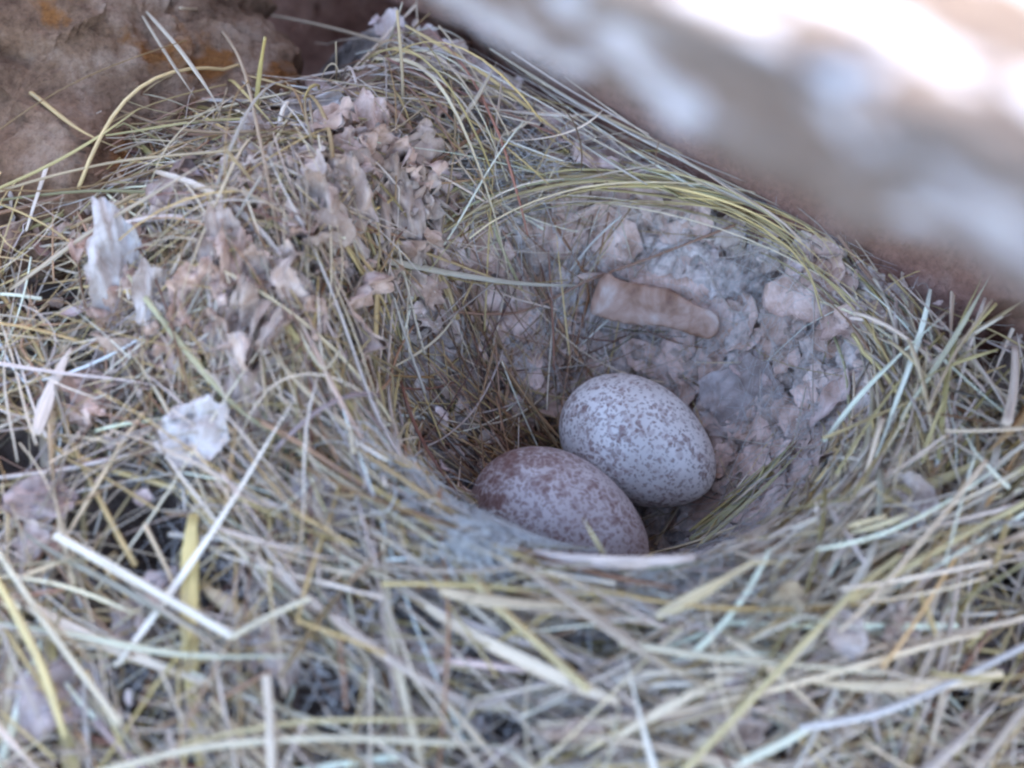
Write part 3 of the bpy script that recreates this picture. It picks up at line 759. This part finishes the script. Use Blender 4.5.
scrap('pointed pinkish leaf scrap hanging on the upper left wall', 306, 305, .2, 1.9, (.4, -.7, .5), (-.3, .2, 1), tint=(.85, .74, .7), lift=.25, rough=.6)
scrap('big dull pinkish leaf at the bottom left corner', 42, 690, .62, .9, (-.1, -.3, .9), (1, .3, 0), tint=(.72, .64, .64), lift=.4, rough=.4)
scrap('small round pale scrap among straws, below right of the cup', 845, 635, .26, .8, (-.1, -.4, .9), (1, .3, 0), tint=(.85, .78, .76), lift=.5, rough=.5)
scrap('crumpled papery scrap on the right rim of the cup', 905, 500, .34, 1.2, (-.3, -.5, .8), (1, -1, 0), tint=(.85, .78, .75), lift=.35, rough=.9)
scrap('yellowish leaf fragment on the front rim below right of the eggs', 790, 602, .2, 1.0, (-.2, -.6, .8), (1, .6, 0), tint=(.75, .66, .48), lift=.45, rough=.5)
scrap('smooth pale flat scrap on the right wall of the cup', 745, 390, .45, 1.1, (-.45, -.6, .65), (1, .6, 0), tint=(.72, .66, .66), lift=.10, rough=.3, curl=.3)
scrap('folded flat pinkish leaf piece half buried in straw left of centre', 322, 500, .3, 1.6, (0, -.4, .9), (1, -.6, 0), tint=(.78, .70, .68), lift=.35, rough=.4)
scrap('small crumbling scrap in the straw at the far left', 40, 500, .3, 1.5, (0, -.4, .9), (1, .2, 0), tint=(.72, .6, .58), lift=.35, rough=.8)
scrap('lumpy whitish scrap among straws at lower left, under the thick straw', 170, 590, .28, 1.2, (0, -.3, .9), (1, 1, 0), tint=(.75, .68, .68), lift=.3, rough=.8)

# ------------------------------------------------------------------ eggs
def egg(label, c, L, Wd, az, pitch, roll, mat):
    nu, nv = 48, 64
    th = np.linspace(0, math.pi, nu); ph = np.linspace(0, 2 * math.pi, nv, endpoint=False)
    TH, PH = np.meshgrid(th, ph, indexing='ij')
    xx = -np.cos(TH)                                           # blunt end at -x
    prof = np.sin(TH) * (1 - .13 * xx - .03 * xx * xx)
    V = np.stack([xx * L / 2, prof * np.cos(PH) * Wd / 2, prof * np.sin(PH) * Wd / 2], -1)
    idx = np.arange(nu * nv).reshape(nu, nv); r = np.roll(idx, -1, 1)
    q = np.stack([idx[:-1], r[:-1], r[1:], idx[1:]], -1).reshape(-1, 4)
    me = raw_mesh('egg', V.reshape(-1, 3), [q[:, ::-1]])
    o = link('egg', me, mat)
    o.location = Vector(np.array(c) * U)
    o.rotation_euler = (roll, pitch, az)
    tag(o, label, 'egg', 'speckled eggs in the nest cup')
    return o
m1 = m_egg('pale speckled shell', (.60, .50, .46), (.78, .68, .64), (.16, .065, .05), (.34, .21, .19), .05, 1.12, 3.1)
m2 = m_egg('rosy speckled shell', (.44, .335, .315), (.58, .47, .45), (.16, .06, .045), (.27, .16, .14), .17, 1.14, 8.7)
egg('whitish egg with fine brown specks, upper right one lying against the cup wall', (.35, .42, -1.62), 2.30, 1.64, D(-36), D(4), .4, m1)
egg('pinkish egg with denser red brown freckles, lower left one behind the front rim', (-.72, -.88, -1.72), 2.52, 1.76, D(-32), D(4), 1.3, m2)

# ------------------------------------------------------------------ brown chip
def chip():
    c = [surf(594, 292, .34), surf(622, 302, .44), surf(668, 311, .46), surf(719, 330, .30)]
    K = 60; pts = spline(c, K); NSs = 40
    T = np.gradient(pts, axis=0); T /= np.linalg.norm(T, axis=1, keepdims=True)
    nz = nrm_at(pts[:, 0], pts[:, 1]); nz = nz.mean(0); nz /= np.linalg.norm(nz)
    A = np.cross(T, nz); A /= np.linalg.norm(A, axis=1, keepdims=True); B = np.cross(A, T)
    u = np.linspace(0, 1, K)
    w_ = .31 * (1 - .05 * np.sin(u * 7)) * (np.clip(u / .10, 0, 1) * np.clip((1 - u) / .06, 0, 1)) ** .42 * (1 + .1 * np.exp(-((u - .3) / .2) ** 2)) * (1 - .35 * u)
    h_ = .085 * (np.clip(u / .12, 0, 1) * np.clip((1 - u) / .04, 0, 1)) ** .4
    th = np.arange(NSs) / NSs * 2 * math.pi
    se = lambda v, e: np.sign(v) * np.abs(v) ** e
    V = pts[:, None] + A[:, None] * (w_[:, None] * se(np.cos(th), .5))[..., None] + B[:, None] * (h_[:, None] * se(np.sin(th), .5))[..., None]
    nn = V - pts[:, None]; nn /= np.linalg.norm(nn, axis=2, keepdims=True) + 1e-6
    V = V + nn * (.05 * fbm(V * 1.6, 3, 59) + .03 * fbm(V * 9, 3, 66))[..., None]
    idx = np.arange(K * NSs).reshape(K, NSs); r = np.roll(idx, -1, 1)
    q = np.stack([idx[:-1], r[:-1], r[1:], idx[1:]], -1).reshape(-1, 4)
    me = raw_mesh('wood_chip', V.reshape(-1, 3), [q, idx[:1, ::-1], idx[-1:]])
    s = N('weathered wood chip')
    v = s.coord((100, 100, 100)); a = s.noise(v, 1.6, 4, .6, .6)
    c_ = s.ramp(a, [(.3, (.13, .05, .03)), (.43, (.28, .14, .085)), (.55, (.40, .235, .17)), (.70, (.52, .39, .33))])
    g = s.noise(v, 9, 4, .6)
    s.done(c_, .5, s.bump(g, .4, .03), .4)
    o = link('wood_chip', me, s.m); own(o, pts[K // 2])
    tag(o, 'smooth orange brown chip of wood lying on the back wall of the cup', 'wood chip')
chip()

# ------------------------------------------------------------------ rocks
def boulder(name, label, c, half, axes, mat, e=.45, amp=.5, fs=.45, seed=0, nu=150, nv=220, fine=.05, ledge=0.0, undercut=None):
    th = np.linspace(-math.pi / 2, math.pi / 2, nu); ph = np.linspace(-math.pi, math.pi, nv, endpoint=False)
    TH, PH = np.meshgrid(th, ph, indexing='ij')
    se = lambda v: np.sign(v) * np.abs(v) ** e
    L = np.stack([se(np.cos(TH)) * se(np.cos(PH)), se(np.cos(TH)) * se(np.sin(PH)), se(np.sin(TH))], -1) * np.array(half)
    A = np.array(axes, float); A[0] /= np.linalg.norm(A[0]); A[1] -= A[1].dot(A[0]) * A[0]; A[1] /= np.linalg.norm(A[1])
    z_ = np.cross(A[0], A[1]); A[2] = z_
    V = L @ A
    n = V / (np.linalg.norm(V, axis=-1, keepdims=True) + 1e-6)
    Vn = V + c
    d1, d2 = worley(Vn * fs + seed * 3.7, 40 + seed)
    disp = amp * (fbm(Vn * fs + seed, 5, 11 + seed) + .6 * (d2 - d1) - .2) + fine * fbm(Vn * 4, 4, 77 + seed)
    if ledge: disp = disp + ledge * (np.round(fbm(Vn * fs * .7 + 9, 3, 31 + seed) * 4) / 4)
    V = V + n * disp[..., None]
    if undercut: V = undercut(V, c, A)
    V[0] = V[0].mean(0); V[-1] = V[-1].mean(0); V = V @ A.T
    idx = np.arange(nu * nv).reshape(nu, nv); r = np.roll(idx, -1, 1)
    q = np.stack([idx[:-1], r[:-1], r[1:], idx[1:]], -1).reshape(-1, 4)
    me = raw_mesh(name, V.reshape(-1, 3), [q])
    o = link(name, me, mat); o.location = Vector(np.array(c) * U); o.rotation_euler = Matrix(A.T.tolist()).to_euler(); tag(o, label, 'rock')
    return o

R_LEFT = m_rock('brown rock', (.09, .04, .02), (.32, .175, .105), (.52, .34, .24), (.32, .12, .035), .57, .8, 1.8, 2.0)
R_BACK = m_rock('reddish rock', (.15, .06, .042), (.34, .165, .125), (.48, .29, .23), (.10, .035, .02), .62, .8, 1.5, 5.0)
R_NEAR = m_rock('mottled rock with painted sun spots', (.10, .062, .045), (.20, .145, .115), (.30, .24, .20), (.60, .56, .57), .515, 2.6, .8, 5.0, 3.0)  # pale patches paint sun spots into the rock colour
up_ = np.array([0, 0, 1.])
boulder('rock', 'brown pitted rock filling the top left corner behind the straw', P3(15, 105, 27.7) - 2.1 * np.array([.12, -.42, .90]), (3.7, 2.7, 2.2),
        [(1, .12, -.08), (-.08, .9, .42), (.12, -.42, .90)], R_LEFT, e=.5, amp=.6, fs=.5, seed=3, ledge=.7, fine=.12, nu=260, nv=380)
boulder('rock', 'reddish rock slab running diagonally behind the nest cup', (2.72, 9.08, 5.6), (12.5, 3.2, 11.5),  # unseen upper part made tall to keep the sun off the nest
        [(.83, -.56, 0), (.52, .77, -.36), (.2, .30, .93)], R_BACK, e=.25, amp=.5, fs=.4, seed=6, fine=.12, nu=260, nv=380,
        undercut=lambda V, c, A: V + A[1] * (1.5 * sstep(.7, .2, V[..., 2] + c[2] + .25 * np.sin(V[..., 0] * 2)) * sstep(-2.3, -3.3, V[..., 0] + c[0]) * (((V @ A[1]) < 0)))[..., None])
a1 = P3(1200, 330, 10) - P3(400, -60, 16); a1 /= np.linalg.norm(a1)
a3 = np.cross(a1, up_); a3 /= np.linalg.norm(a3)
if a3[0] < 0: a3 = -a3
a2 = np.cross(a3, a1)
if a2[2] < 0: a2 = -a2
cN = (P3(400, -60, 16) + P3(1200, 330, 10)) / 2
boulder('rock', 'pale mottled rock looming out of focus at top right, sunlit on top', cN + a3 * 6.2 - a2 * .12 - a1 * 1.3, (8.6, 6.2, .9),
        [a1, a3, a2], R_NEAR, e=.5, amp=.34, fs=.8, seed=9, fine=.12)  # unseen right side extended to block sky light over the nest

# ground under everything
def ground():
    g = np.concatenate([-np.geomspace(20, 2000, 30)[::-1], np.linspace(-18, 18, 90), np.geomspace(20, 2000, 30)])
    X, Y = np.meshgrid(g, g, indexing='ij')
    Q = np.stack([X, Y, X * 0], -1)
    Z = -3.1 + .5 * fbm(Q * .15, 4, 8) * np.clip(np.abs(X) + np.abs(Y) - 12, 0, 10) / 10 - .3
    n = len(g); idx = np.arange(n * n).reshape(n, n)
    q = np.stack([idx[:-1, :-1], idx[1:, :-1], idx[1:, 1:], idx[:-1, 1:]], -1).reshape(-1, 4)
    me = raw_mesh('ground', np.stack([X, Y, Z], -1).reshape(-1, 3), [q])
    m = m_rock('stony soil', (.2, .15, .12), (.32, .26, .21), (.42, .36, .3), (.25, .19, .14), .6, .05, 1, 1)
    o = link('ground', me, m); o['kind'] = 'structure'
ground()
